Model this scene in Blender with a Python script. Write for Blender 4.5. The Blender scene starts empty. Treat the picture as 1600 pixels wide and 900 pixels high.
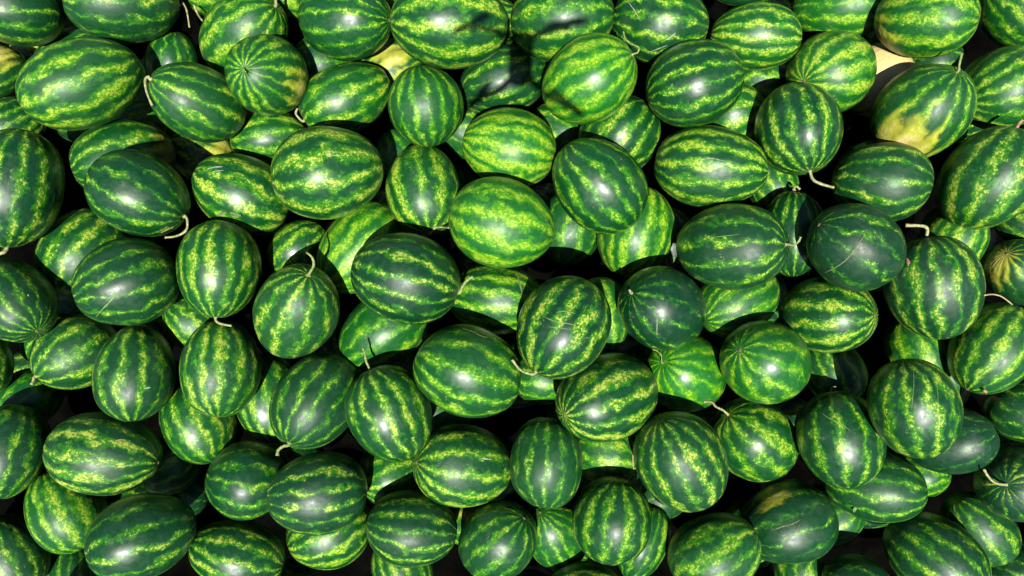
import bpy, math, random
import numpy as np
from mathutils import Vector, Matrix

scene = bpy.context.scene
COL = scene.collection

# ---------------------------------------------------------------- camera
CAM_H = 1.85
cam_data = bpy.data.cameras.new("camera")
cam = bpy.data.objects.new("camera", cam_data)
COL.objects.link(cam)
cam.location = (0, 0, CAM_H)
cam.rotation_euler = (0, 0, 0)                       # straight down, picture top = +Y
cam_data.sensor_width = 36.0
cam_data.lens = 24.0
cam_data.clip_start = 0.02
cam_data.clip_end = 1000
scene.camera = cam

# ---------------------------------------------------------------- sky and sun
SUN_TO = Vector((-0.0122, -0.3636, 1.0)).normalized()   # towards the sun
elev = math.asin(SUN_TO.z)
azim = math.atan2(SUN_TO.x, SUN_TO.y)
world = bpy.data.worlds.new("World")
scene.world = world
world.use_nodes = True
wn = world.node_tree
for n in list(wn.nodes):
    wn.nodes.remove(n)
w_out = wn.nodes.new("ShaderNodeOutputWorld")
w_bg = wn.nodes.new("ShaderNodeBackground")
w_sky = wn.nodes.new("ShaderNodeTexSky")
w_sky.sky_type = 'NISHITA'
w_sky.sun_disc = False
w_sky.sun_elevation = elev
w_sky.sun_rotation = azim
w_sky.dust_density = 0.5
w_bg.inputs['Strength'].default_value = 0.05
wn.links.new(w_sky.outputs[0], w_bg.inputs[0])
wn.links.new(w_bg.outputs[0], w_out.inputs[0])

sun_data = bpy.data.lights.new("sun", 'SUN')
sun_data.energy = 5.0
sun_data.angle = math.radians(0.53)
sun_data.color = (1.0, 0.965, 0.91)
sun = bpy.data.objects.new("sun", sun_data)
COL.objects.link(sun)
sun.location = SUN_TO * 20
sun.rotation_euler = SUN_TO.to_track_quat('Z', 'Y').to_euler()

scene.cycles.use_adaptive_sampling = True
scene.cycles.adaptive_threshold = 0.02
scene.cycles.max_bounces = 2
scene.cycles.diffuse_bounces = 0
scene.cycles.glossy_bounces = 1
scene.cycles.transmission_bounces = 0
scene.cycles.volume_bounces = 0
scene.view_settings.view_transform = 'Standard'
scene.view_settings.look = 'None'
scene.view_settings.exposure = 0.52
scene.view_settings.gamma = 1.0
scene.view_settings.use_curve_mapping = False

# watermelons: id, kind, centre xyz (m), stem-end axis, radius, half length, lightness
MELONS = [
 (1,'s',-1.3848,0.7773,-0.056,0.7962,0.1727,-0.5799,0.0977,0.1173,0.35),
 (2,'s',-1.0872,0.7931,-0.0511,0.8838,0.1473,-0.444,0.1062,0.1458,0.4),
 (3,'s',-0.7836,0.737,-0.1401,0.7997,0.4063,0.4421,0.1085,0.1432,0.6),
 (4,'s',-1.0131,0.6562,-0.1967,0.1795,0.9145,0.3626,0.0773,0.1098,0.5),
 (5,'s',-1.1607,0.551,0.0076,0.8352,0.483,-0.2629,0.1129,0.1582,0.5),
 (6,'s',-1.3312,0.6869,-0.2139,0.7324,0.6771,-0.0715,0.0846,0.1174,0.55),
 (7,'s',-1.5052,0.6242,-0.12,-0.7721,-0.5081,0.3817,0.0686,0.0975,0.5),
 (8,'s',-1.5322,0.4996,-0.24,0.6826,0.6344,-0.3628,0.0786,0.0984,0.4),
 (9,'s',-1.339,0.2661,0.0071,-0.1708,-0.9851,-0.0181,0.1127,0.16,0.3),
 (10,'s',-0.8728,0.5155,-0.0461,-0.6482,0.288,0.7049,0.1013,0.1293,0.5),
 (11,'s',-0.6758,0.5843,-0.0272,-0.1418,-0.1547,0.9777,0.1057,0.1163,0.55),
 (12,'s',-0.4627,0.7467,-0.0554,-0.9584,0.1041,-0.2656,0.1052,0.1356,0.45),
 (13,'s',-0.1608,0.6976,0.044,0.9823,0.0196,-0.1862,0.1156,0.157,0.4),
 (14,'s',-0.3135,0.8915,-0.24,-0.9124,0.199,0.3577,0.078,0.091,0.6),
 (15,'s',-0.3741,0.6726,-0.2725,-0.8665,-0.4992,-0.0027,0.0973,0.1114,0.66),
 (16,'s',-0.4826,0.5494,-0.1298,-0.8682,-0.4904,0.0756,0.0969,0.1376,0.6),
 (17,'s',-0.2404,0.5019,-0.0351,0.1345,-0.9251,-0.3552,0.1057,0.1106,0.6),
 (18,'s',-0.0266,0.6123,-0.1785,0.954,0.2968,0.0431,0.0978,0.1389,0.35),
 (19,'s',0.1393,0.7501,-0.0551,-0.9838,-0.0355,-0.1759,0.1152,0.1441,0.5),
 (20,'s',0.206,0.5533,0.0342,0.8148,0.3739,0.4431,0.1102,0.1316,0.9),
 (21,'s',0.4124,0.744,-0.0624,0.9739,-0.1893,0.125,0.1112,0.133,0.35),
 (22,'s',0.6845,0.7079,-0.0715,0.9823,-0.1101,0.1514,0.0897,0.1261,0.6),
 (23,'s',0.6656,0.888,-0.095,-0.9168,0.1659,-0.3633,0.0844,0.1198,0.5),
 (24,'s',-0.4899,0.3051,0.042,0.9755,0.1668,-0.1435,0.123,0.1436,0.4),
 (25,'s',-0.0089,0.3912,-0.0554,-0.9782,0.1915,0.0804,0.1086,0.1321,0.85),
 (26,'s',0.3052,0.4346,-0.1229,0.6408,0.7597,0.1107,0.1109,0.1254,0.4),
 (27,'s',0.2351,0.2729,0.0192,-0.6587,0.7298,0.1829,0.1112,0.1413,0.4),
 (28,'s',0.4888,0.5456,0.014,-0.9608,-0.219,-0.1703,0.1113,0.128,0.35),
 (29,'s',0.5459,0.3328,-0.0284,-0.958,0.1303,-0.2553,0.1089,0.1497,0.4),
 (30,'s',0.6399,0.5082,-0.1576,-0.9108,-0.0809,-0.4048,0.0926,0.1067,0.66),
 (31,'s',0.7747,0.4271,0.0054,0.1584,-0.965,0.209,0.1115,0.1272,0.3),
 (32,'s',0.9041,0.6088,-0.0825,0.8311,0.333,-0.4454,0.113,0.1243,0.7),
 (33,'s',0.9809,0.841,-0.1934,0.9136,-0.1275,0.3861,0.0993,0.1395,0.8),
 (34,'s',1.1383,0.7424,-0.0266,-0.8235,0.2425,-0.5129,0.106,0.1268,0.65),
 (35,'s',1.4851,0.8025,-0.1501,-0.6021,0.7827,-0.1579,0.0891,0.1265,0.5),
 (36,'s',-0.0254,0.1712,0.042,-0.9658,0.254,0.0529,0.1182,0.144,0.8),
 (37,'s',1.0946,0.6241,-0.1984,-0.5469,-0.5497,-0.6314,0.1032,0.1053,0.6),
 (38,'s',1.1263,0.4857,-0.0271,0.2296,0.5743,0.7858,0.12,0.1338,0.5),
 (39,'s',1.3721,0.5559,-0.0507,0.9456,0.3236,0.0319,0.1104,0.1215,0.6),
 (40,'s',1.0073,0.2888,-0.0058,-0.9362,0.1468,-0.3193,0.1079,0.1241,0.35),
 (41,'s',1.2721,0.292,0.0287,0.2833,0.8962,0.3415,0.1154,0.1433,0.4),
 (42,'s',1.2689,0.6749,-0.207,-0.8807,-0.052,-0.4708,0.0759,0.0809,0.35),
 (43,'s',-1.1312,0.3721,-0.1346,-0.8079,-0.3562,0.4695,0.111,0.1409,0.5),
 (44,'s',-1.0056,0.2514,0.0134,0.8873,-0.4369,-0.1474,0.1114,0.1322,0.3),
 (45,'s',-0.7721,0.2721,-0.1109,-0.8446,0.4093,0.3452,0.1102,0.1394,0.45),
 (46,'s',-0.7327,0.4531,-0.2067,0.9693,0.1812,-0.1662,0.0841,0.1146,0.55),
 (47,'s',-0.2514,0.2787,-0.0929,0.178,-0.9272,0.3296,0.1051,0.1359,0.45),
 (48,'s',-0.5719,0.6785,-0.2178,-0.992,-0.0394,0.1202,0.0832,0.0939,0.5),
 (49,'s',-1.2565,0.1006,-0.1746,-0.4391,-0.8175,0.3727,0.1217,0.1376,0.45),
 (50,'s',-1.0289,0.012,0.0269,-0.825,-0.3234,0.4635,0.115,0.1266,0.3),
 (51,'s',-0.8,0.0508,-0.0173,-0.0057,-0.9858,0.1676,0.1094,0.1355,0.5),
 (52,'s',-1.3673,-0.0315,-0.015,-0.721,0.6351,-0.2771,0.102,0.1347,0.3),
 (53,'s',-1.2598,-0.1853,-0.1262,-0.6,-0.5349,0.5949,0.1051,0.1158,0.4),
 (54,'s',-1.0455,-0.2379,-0.0435,-0.0695,0.9728,-0.2209,0.1032,0.1341,0.35),
 (55,'s',-0.8135,-0.2207,-0.0487,0.0544,-0.9765,0.2085,0.1051,0.1364,0.5),
 (56,'s',-0.9383,-0.1047,-0.1802,0.6234,-0.6871,-0.3731,0.0834,0.0948,0.6),
 (57,'s',-0.5865,-0.0642,-0.0009,0.4243,0.655,0.6253,0.1119,0.1477,0.5),
 (58,'s',-0.6343,0.1185,-0.188,-0.7424,-0.6599,0.1158,0.078,0.0976,0.45),
 (59,'s',-0.437,0.1171,-0.1333,-0.6488,-0.7187,0.25,0.1131,0.1523,0.8),
 (60,'s',-0.2813,0.0254,0.0425,0.9615,-0.2575,-0.096,0.1203,0.1458,0.2),
 (61,'s',-0.3694,-0.12,-0.12,-0.8147,-0.5755,0.0711,0.1033,0.1384,0.66),
 (62,'s',-0.0461,-0.0277,-0.1184,0.9879,-0.0843,0.1299,0.1015,0.1372,0.5),
 (63,'s',-0.1119,-0.2203,0.042,0.9313,-0.3523,-0.0927,0.1193,0.1459,0.5),
 (64,'s',0.133,-0.1044,0.0541,-0.525,-0.8243,0.212,0.1207,0.1387,0.2),
 (65,'s',0.0856,-0.2664,-0.18,-0.9994,-0.0044,-0.0336,0.0793,0.0913,0.66),
 (66,'s',-0.327,-0.3339,0.0238,-0.4039,0.9133,0.0517,0.1116,0.1334,0.4),
 (67,'s',-0.542,-0.311,-0.0456,-0.3937,-0.7593,0.5181,0.1126,0.1383,0.3),
 (68,'s',-0.7319,-0.3313,-0.2044,0.2423,-0.9505,0.1943,0.097,0.1377,0.5),
 (69,'s',-0.9147,-0.392,-0.1411,0.4663,-0.8787,0.1025,0.1002,0.1235,0.55),
 (70,'s',-1.0284,-0.5316,-0.2119,-0.7371,-0.441,0.5121,0.085,0.0911,0.5),
 (71,'s',-1.1317,-0.4602,-0.0451,-0.9815,0.1795,0.0665,0.1126,0.1486,0.35),
 (72,'s',-1.4028,-0.4557,-0.0562,-0.0653,-0.9565,0.2842,0.0951,0.1298,0.3),
 (73,'s',-1.2874,-0.6409,-0.1202,-0.4807,0.8764,0.029,0.0971,0.1259,0.6),
 (74,'s',-0.99,-0.6657,0.0198,-0.8869,-0.2109,0.4111,0.112,0.1363,0.3),
 (75,'s',-1.4982,-0.7971,-0.1988,-0.5218,0.8525,-0.031,0.0876,0.1244,0.35),
 (76,'s',-1.3866,-0.9069,-0.2997,-0.081,0.9591,-0.2711,0.0784,0.1113,0.45),
 (77,'s',-0.7757,-0.754,-0.0833,-0.9431,0.3111,0.1174,0.0941,0.1336,0.35),
 (78,'s',-0.7495,-0.5421,-0.0904,0.9454,-0.2147,-0.2451,0.1077,0.1142,0.3),
 (79,'s',-0.5296,-0.5558,-0.0142,-0.962,0.0014,0.2729,0.1082,0.1337,0.25),
 (80,'s',-0.539,-0.7111,-0.1673,0.8917,0.3506,-0.2863,0.1114,0.1237,0.45),
 (81,'s',-0.2795,-0.6676,-0.0489,0.984,-0.1641,-0.0694,0.102,0.1259,0.3),
 (82,'s',-0.1346,-0.497,-0.064,0.8932,-0.1719,-0.4154,0.1145,0.1396,0.4),
 (83,'s',-0.3535,-0.5484,-0.188,0.8977,0.2523,-0.3612,0.0939,0.1002,0.66),
 (84,'s',0.0938,-0.4813,-0.0373,0.0444,0.9844,-0.1705,0.1025,0.1271,0.45),
 (85,'s',0.261,-0.2996,-0.0186,0.8051,0.2223,-0.5499,0.1185,0.1564,0.35),
 (86,'s',0.5071,-0.247,-0.1458,-0.6455,0.293,0.7054,0.1123,0.1377,0.95),
 (87,'s',0.4089,-0.0559,-0.014,-0.7631,0.3448,0.5466,0.1098,0.129,0.15),
 (88,'s',0.3615,0.1657,-0.1585,-0.2405,-0.9641,-0.113,0.1136,0.1383,0.7),
 (89,'s',0.1778,0.1877,-0.2573,-0.2494,-0.9599,-0.1283,0.0986,0.1179,0.6),
 (90,'s',0.2608,-0.0745,-0.1371,0.1595,-0.9812,0.1086,0.0851,0.1116,0.66),
 (91,'s',0.5864,0.11,0.0158,0.7963,0.0087,0.6048,0.1134,0.1493,0.3),
 (92,'s',0.6544,-0.0335,-0.133,0.8358,0.443,-0.3242,0.1043,0.1345,0.66),
 (93,'s',0.6865,-0.2023,0.0056,0.764,-0.3401,-0.5484,0.1139,0.1253,0.75),
 (94,'s',0.8102,0.1565,-0.114,-0.0148,0.9972,0.0733,0.0873,0.1239,0.3),
 (95,'s',0.9004,0.1075,0.0581,0.8627,-0.4425,-0.2449,0.1129,0.1274,0.2),
 (96,'s',1.1249,0.0017,0.0237,-0.1868,0.9744,0.1253,0.117,0.1411,0.25),
 (97,'s',1.2861,0.1309,-0.144,-0.3064,-0.8889,-0.3407,0.0873,0.11,0.66),
 (98,'s',0.888,-0.076,-0.0791,-0.6892,-0.0285,-0.724,0.1102,0.1309,0.35),
 (99,'s',1.4416,0.0416,-0.0794,0.7353,-0.4565,-0.5009,0.0887,0.117,0.4),
 (100,'s',1.3398,-0.1693,-0.0504,0.537,0.8435,0.0101,0.1019,0.1345,0.5),
 (101,'s',1.2272,-0.1894,-0.2114,0.263,-0.9175,0.2984,0.0908,0.1149,0.66),
 (102,'s',0.9547,-0.2444,-0.1867,-0.4363,0.8813,-0.1817,0.0871,0.1094,0.5),
 (103,'s',1.0307,-0.3069,0.0993,0.2526,-0.9656,-0.0613,0.1052,0.131,0.3),
 (104,'s',0.914,-0.4177,-0.0541,-0.1227,0.9828,-0.1383,0.1139,0.1344,0.3),
 (105,'s',0.7202,-0.4496,-0.1822,-0.701,0.6266,0.3405,0.1216,0.1337,0.45),
 (106,'s',0.4574,-0.4677,0.0158,0.472,-0.8531,-0.2224,0.1181,0.1433,0.35),
 (107,'s',0.2765,-0.6393,-0.0285,-0.1338,-0.9906,-0.0284,0.1091,0.1169,0.4),
 (108,'s',0.379,-0.7412,-0.1515,0.4013,0.9107,-0.0983,0.0794,0.1127,0.5),
 (109,'s',0.1294,-0.727,-0.18,0.4035,-0.6992,-0.5901,0.094,0.1241,0.66),
 (110,'s',-0.041,-0.7029,-0.0529,-0.6252,-0.6631,-0.4116,0.1053,0.12,0.4),
 (111,'s',-0.1263,-0.7033,-0.2222,0.9977,0.0218,0.0643,0.0773,0.0894,0.66),
 (112,'s',0.5613,-0.7372,-0.0447,0.8331,0.5422,0.1093,0.104,0.1349,0.5),
 (113,'s',0.7958,-0.6811,-0.1241,0.9093,0.4083,0.0805,0.1128,0.1377,0.3),
 (114,'s',1.0561,-0.573,-0.1473,-0.8955,0.0315,-0.4439,0.105,0.1346,0.4),
 (115,'s',1.001,-0.7124,-0.2726,-0.7544,-0.6556,-0.0309,0.0766,0.0989,0.66),
 (116,'s',1.2419,-0.4332,-0.0755,0.7308,0.4123,0.5441,0.0925,0.1154,0.2),
 (117,'s',1.4565,-0.3487,-0.0872,-0.6976,0.3976,-0.5961,0.0903,0.0963,0.35),
 (118,'s',1.4111,-0.5484,-0.0553,-0.7569,0.1808,0.628,0.1009,0.111,0.2),
 (119,'s',1.3858,-0.7129,-0.1777,0.6481,-0.7513,-0.1249,0.0957,0.1211,0.45),
 (120,'s',1.2003,-0.7602,-0.0899,-0.6449,0.4763,-0.5977,0.1127,0.1353,0.3),
 (121,'s',-0.3191,-0.826,-0.1523,0.4015,-0.8761,0.267,0.0869,0.1145,0.5),
 (122,'s',0.209,-0.8685,-0.0882,0.9973,0.03,0.0669,0.0863,0.1121,0.3),
 (123,'s',0.9895,-0.852,-0.1045,-0.8123,0.1541,-0.5625,0.0862,0.0972,0.25),
 (124,'s',0.8702,-0.8508,-0.2219,0.1449,0.9274,-0.3449,0.0724,0.0909,0.5),
 (125,'s',1.5251,-0.8646,-0.2223,-0.8085,0.2123,-0.5489,0.0927,0.0946,0.25),
 (126,'s',-1.5131,-0.2042,-0.0946,0.08,-0.9897,-0.1187,0.076,0.1079,0.3),
 (127,'s',-1.4604,-0.3372,-0.2051,-0.5684,-0.7515,0.335,0.0842,0.104,0.66),
 (128,'s',-1.4021,-0.1608,-0.2418,0.4937,0.6784,-0.5441,0.0821,0.0904,0.66),
 (129,'s',1.4812,0.1939,-0.12,0.6951,-0.6067,0.3856,0.0722,0.0843,0.4),
 (130,'s',0.7912,0.311,-0.2236,-0.3162,0.9465,-0.0647,0.0756,0.0973,0.6),
 (132,'s',0.7552,0.6267,-0.2262,0.9832,-0.0528,0.1748,0.0824,0.0959,0.5),
 (133,'s',-0.8836,0.8951,-0.1901,0.9372,0.1401,-0.3194,0.0852,0.1032,0.66),
 (134,'s',-0.6785,0.8905,-0.2061,-0.8456,0.4034,0.3496,0.0796,0.0831,0.66),
 (136,'s',0.1595,0.4746,-0.2772,0.822,-0.569,-0.0236,0.0973,0.1194,0.6),
 (138,'s',-0.2106,-0.3676,-0.192,-0.9272,0.36,0.1033,0.0788,0.0919,0.66),
 (139,'s',0.2732,-0.4823,-0.1595,-0.9686,0.1242,-0.2155,0.0922,0.104,0.66),
 (145,'s',1.3573,-0.2779,-0.298,-0.1369,0.9887,-0.0614,0.08,0.103,0.66),
 (148,'s',-0.3305,0.3934,-0.2482,0.491,-0.8615,-0.1291,0.0825,0.0996,0.6),
 (149,'s',-0.1441,0.4902,-0.2843,0.9407,-0.3185,-0.1166,0.0826,0.0991,0.6),
 (151,'s',1.2357,-0.5578,-0.2159,-0.893,-0.1173,-0.4346,0.0755,0.0806,0.66),
 (152,'s',-0.9694,0.4224,-0.2953,-0.8691,0.3037,0.3903,0.0925,0.1011,0.4),
 (153,'s',-1.1588,0.5012,-0.2885,0.7797,0.5277,-0.337,0.0853,0.1057,0.65),
 (154,'s',-1.4772,0.7187,-0.2794,0.9031,0.1373,-0.4069,0.0731,0.0746,0.66),
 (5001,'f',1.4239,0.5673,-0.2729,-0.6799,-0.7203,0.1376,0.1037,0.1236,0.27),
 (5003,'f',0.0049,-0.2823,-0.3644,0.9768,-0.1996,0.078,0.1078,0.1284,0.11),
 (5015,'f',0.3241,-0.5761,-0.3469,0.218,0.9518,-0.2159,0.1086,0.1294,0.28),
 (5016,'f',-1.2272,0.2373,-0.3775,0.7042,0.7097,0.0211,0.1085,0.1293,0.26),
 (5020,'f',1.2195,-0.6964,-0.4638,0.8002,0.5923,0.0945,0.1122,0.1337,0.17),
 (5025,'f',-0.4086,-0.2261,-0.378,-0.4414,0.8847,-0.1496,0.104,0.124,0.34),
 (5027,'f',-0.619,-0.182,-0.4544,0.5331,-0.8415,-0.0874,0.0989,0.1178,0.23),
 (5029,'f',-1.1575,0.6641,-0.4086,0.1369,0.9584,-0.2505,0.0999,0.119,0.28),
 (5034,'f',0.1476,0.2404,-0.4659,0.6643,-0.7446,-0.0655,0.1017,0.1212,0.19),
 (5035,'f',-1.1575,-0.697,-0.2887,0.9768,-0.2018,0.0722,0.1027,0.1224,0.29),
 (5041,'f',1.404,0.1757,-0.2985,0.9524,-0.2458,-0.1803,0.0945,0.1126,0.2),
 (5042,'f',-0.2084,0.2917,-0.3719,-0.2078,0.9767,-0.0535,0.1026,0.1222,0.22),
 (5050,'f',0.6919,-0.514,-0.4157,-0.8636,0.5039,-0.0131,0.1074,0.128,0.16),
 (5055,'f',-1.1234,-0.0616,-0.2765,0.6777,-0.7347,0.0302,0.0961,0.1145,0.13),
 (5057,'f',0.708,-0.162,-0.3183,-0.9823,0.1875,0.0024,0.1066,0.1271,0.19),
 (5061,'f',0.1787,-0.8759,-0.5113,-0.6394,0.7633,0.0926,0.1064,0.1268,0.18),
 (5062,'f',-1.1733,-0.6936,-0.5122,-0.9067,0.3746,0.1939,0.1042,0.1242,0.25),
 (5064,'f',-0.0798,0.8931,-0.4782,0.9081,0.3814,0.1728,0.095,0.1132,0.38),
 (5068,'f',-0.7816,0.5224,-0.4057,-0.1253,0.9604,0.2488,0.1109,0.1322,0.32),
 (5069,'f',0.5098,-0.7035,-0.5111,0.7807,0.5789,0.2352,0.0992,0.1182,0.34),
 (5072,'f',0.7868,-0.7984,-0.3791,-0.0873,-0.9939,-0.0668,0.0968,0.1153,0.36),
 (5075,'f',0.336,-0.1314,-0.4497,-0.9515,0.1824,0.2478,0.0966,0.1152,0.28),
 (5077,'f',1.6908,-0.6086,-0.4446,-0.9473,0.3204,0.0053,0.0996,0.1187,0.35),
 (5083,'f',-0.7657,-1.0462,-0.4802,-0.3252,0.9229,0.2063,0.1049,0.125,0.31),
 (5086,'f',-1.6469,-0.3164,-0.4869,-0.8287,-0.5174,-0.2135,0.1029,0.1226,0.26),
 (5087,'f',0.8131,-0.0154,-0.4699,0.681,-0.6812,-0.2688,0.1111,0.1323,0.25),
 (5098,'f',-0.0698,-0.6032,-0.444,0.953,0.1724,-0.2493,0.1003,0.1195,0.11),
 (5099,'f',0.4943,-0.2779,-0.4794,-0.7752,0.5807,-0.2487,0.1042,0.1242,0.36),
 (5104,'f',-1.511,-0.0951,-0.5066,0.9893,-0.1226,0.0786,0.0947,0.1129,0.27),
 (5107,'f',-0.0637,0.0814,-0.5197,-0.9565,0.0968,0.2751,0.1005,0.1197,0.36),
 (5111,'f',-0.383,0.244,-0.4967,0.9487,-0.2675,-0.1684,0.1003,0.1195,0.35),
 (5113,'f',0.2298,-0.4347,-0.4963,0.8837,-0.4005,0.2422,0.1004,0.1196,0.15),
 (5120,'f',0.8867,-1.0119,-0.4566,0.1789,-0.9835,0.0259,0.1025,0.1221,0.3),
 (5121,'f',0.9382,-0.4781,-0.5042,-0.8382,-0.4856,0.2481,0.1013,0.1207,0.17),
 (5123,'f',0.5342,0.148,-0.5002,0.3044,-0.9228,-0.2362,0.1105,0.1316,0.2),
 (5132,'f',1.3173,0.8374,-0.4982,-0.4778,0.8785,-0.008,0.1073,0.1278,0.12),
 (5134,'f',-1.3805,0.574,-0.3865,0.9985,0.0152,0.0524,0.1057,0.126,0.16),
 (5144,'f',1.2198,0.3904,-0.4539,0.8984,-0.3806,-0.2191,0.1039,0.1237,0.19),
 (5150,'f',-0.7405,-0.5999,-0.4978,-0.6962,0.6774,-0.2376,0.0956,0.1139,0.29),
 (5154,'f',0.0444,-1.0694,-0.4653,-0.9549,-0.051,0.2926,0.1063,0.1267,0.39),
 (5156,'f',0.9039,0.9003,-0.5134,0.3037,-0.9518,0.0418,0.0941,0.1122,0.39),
 (1017,'r',-1.2358,1.0709,0.0003,0.296,0.9049,0.3059,0.1085,0.1292,0.64),
 (1018,'r',-1.0172,1.0616,-0.0181,0.3464,-0.6101,-0.7126,0.1002,0.1219,0.6),
 (1019,'r',-0.7357,1.0659,-0.0081,-0.9364,-0.3105,0.1637,0.1001,0.1328,0.23),
 (1020,'r',-0.5447,1.1501,-0.1732,-0.9808,-0.1281,0.147,0.119,0.1493,0.53),
 (1021,'r',-0.2333,1.052,-0.0045,-0.8381,-0.4757,-0.2669,0.106,0.1238,0.41),
 (1022,'r',0.0546,1.0926,-0.0632,0.3396,0.7924,0.5067,0.1075,0.1273,0.46),
 (1023,'r',0.3237,1.1018,-0.0135,0.8671,0.3148,0.3861,0.0973,0.1154,0.48),
 (1024,'r',0.5826,1.167,-0.1726,-0.9249,-0.2615,-0.2761,0.1059,0.1274,0.47),
 (1025,'r',0.8554,1.089,-0.0432,-0.4612,-0.7054,-0.5382,0.1115,0.1264,0.68),
 (1026,'r',1.2055,1.2003,-0.1804,0.8352,-0.457,0.306,0.1092,0.1463,0.36),
 (1027,'r',1.4429,1.1226,-0.1141,-0.4942,0.836,0.2385,0.1032,0.1269,0.52),
 (1031,'r',-1.6499,0.8772,-0.0234,-0.6152,-0.7055,0.3519,0.1081,0.1323,0.43),
 (1032,'r',1.7184,0.8651,-0.0108,0.2491,-0.9354,-0.251,0.0989,0.1206,0.53),
 (1033,'r',-1.8236,0.6573,-0.0285,-0.8149,-0.0959,0.5716,0.1046,0.1379,0.6),
 (1034,'r',1.6097,0.6514,0.0086,-0.6859,0.6208,-0.3797,0.1111,0.1466,0.39),
 (1037,'r',-1.733,0.4466,-0.1256,0.08,0.9919,0.0986,0.1157,0.1449,0.24),
 (1038,'r',1.7985,0.4414,-0.041,-0.6907,0.6185,-0.3746,0.0988,0.1327,0.41),
 (1039,'r',-1.7719,0.2141,-0.0089,0.5302,0.7505,-0.3945,0.1031,0.1359,0.42),
 (1040,'r',1.6528,0.2478,-0.0588,-0.6147,0.3958,-0.6822,0.1076,0.1282,0.27),
 (1043,'r',-1.652,0.0217,0.0232,0.2947,-0.9391,-0.177,0.1105,0.1269,0.44),
 (1044,'r',1.7445,0.0073,-0.0213,0.5727,-0.6325,0.5214,0.1004,0.1214,0.52),
 (1046,'r',1.6137,-0.1849,-0.0415,0.6212,-0.5264,0.5805,0.1115,0.1261,0.31),
 (1049,'r',-1.792,-0.4504,-0.1483,-0.0797,0.9936,-0.0806,0.115,0.1376,0.63),
 (1050,'r',1.7558,-0.4131,-0.0248,-0.7076,0.4131,-0.5732,0.0979,0.1157,0.67),
 (1051,'r',-1.6536,-0.5625,0.11,-0.7237,0.2047,0.6591,0.0958,0.1099,0.47),
 (1052,'r',-1.6116,-0.643,-0.0858,-0.1105,-0.8724,0.4762,0.1123,0.1389,0.48),
 (1053,'r',1.6276,-0.6377,-0.0063,-0.1038,0.8085,-0.5792,0.1049,0.1333,0.46),
 (1056,'r',-1.8243,-0.9431,-0.1906,-0.1026,-0.8836,0.4569,0.1179,0.159,0.56),
 (1057,'r',1.7594,-0.864,-0.0521,0.6301,0.7187,0.2938,0.0999,0.1262,0.43),
 (1060,'r',-1.2363,-1.0371,0.0275,0.7755,-0.4772,-0.4135,0.1096,0.134,0.48),
 (1061,'r',-1.1234,-1.1396,-0.1693,-0.8587,0.4612,0.2233,0.1125,0.1387,0.38),
 (1062,'r',-0.7789,-1.0701,-0.0356,-0.8805,-0.0527,0.471,0.1024,0.1187,0.26),
 (1063,'r',-0.4949,-1.0388,-0.0101,-0.865,0.4674,-0.1825,0.1037,0.1285,0.49),
 (1064,'r',-0.2392,-1.0954,-0.1102,0.8976,0.2272,-0.3777,0.1084,0.1418,0.7),
 (1065,'r',0.0473,-1.1334,-0.1241,-0.8662,-0.3831,0.3208,0.1147,0.1296,0.51),
 (1066,'r',0.3433,-1.1029,-0.1224,-0.9925,-0.1222,-0.0075,0.1113,0.1427,0.32),
 (1067,'r',0.5667,-1.0514,0.0019,0.832,-0.279,0.4794,0.1046,0.1384,0.25),
 (1068,'r',0.8371,-1.0571,-0.0465,0.528,0.7601,-0.3786,0.1029,0.1299,0.29),
 (1069,'r',1.1708,-1.1265,-0.125,-0.0519,-0.8619,0.5044,0.1073,0.1458,0.46),
 (1070,'r',1.3989,-1.0894,-0.0959,-0.7877,-0.4301,-0.441,0.1103,0.1326,0.54),
 (1099,'r',-1.8024,1.1806,-0.5315,-0.8124,-0.4659,0.3506,0.1205,0.1532,0.53),
 (1100,'r',-1.1753,1.0281,-0.2086,-0.9299,-0.1362,0.3417,0.098,0.1161,0.39),
 (1101,'r',-0.5713,1.1309,-0.4014,-0.8547,0.2054,0.4768,0.1117,0.1288,0.64),
 (1102,'r',0.8509,1.0736,-0.2709,0.1743,-0.9556,-0.2376,0.1122,0.1431,0.41),
 (1103,'r',1.2433,1.0953,-0.3654,-0.8647,0.3689,-0.3408,0.1087,0.1427,0.67),
 (1104,'r',1.5677,1.0812,-0.2963,0.8129,-0.0139,0.5823,0.1146,0.1463,0.67),
 (1111,'r',1.8616,0.4719,-0.2342,0.5117,0.7035,0.4932,0.1063,0.1334,0.23),
 (1114,'r',-1.6355,0.1981,-0.1918,0.4115,-0.858,-0.3075,0.1061,0.1355,0.35),
 (1120,'r',-1.807,-0.4578,-0.3674,-0.1596,0.9833,0.0878,0.1066,0.1442,0.3),
 (1121,'r',1.743,-0.4246,-0.2384,0.5039,0.8399,0.2016,0.1101,0.1387,0.51),
 (1127,'r',-1.8457,-1.0589,-0.3971,-0.4984,-0.452,0.7398,0.1178,0.1429,0.68),
 (1128,'r',-0.6377,-0.9479,-0.1632,-0.9573,0.15,0.2471,0.0987,0.1299,0.59),
 (1129,'r',0.3994,-1.0647,-0.34,0.9409,-0.2524,0.2259,0.116,0.1469,0.4),
 (1130,'r',0.7327,-1.0216,-0.2429,-0.7763,-0.6303,0.0044,0.1057,0.1424,0.65),
 (1131,'r',1.8651,-1.0517,-0.3801,0.3173,0.9281,-0.1947,0.1211,0.148,0.55),
]
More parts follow.
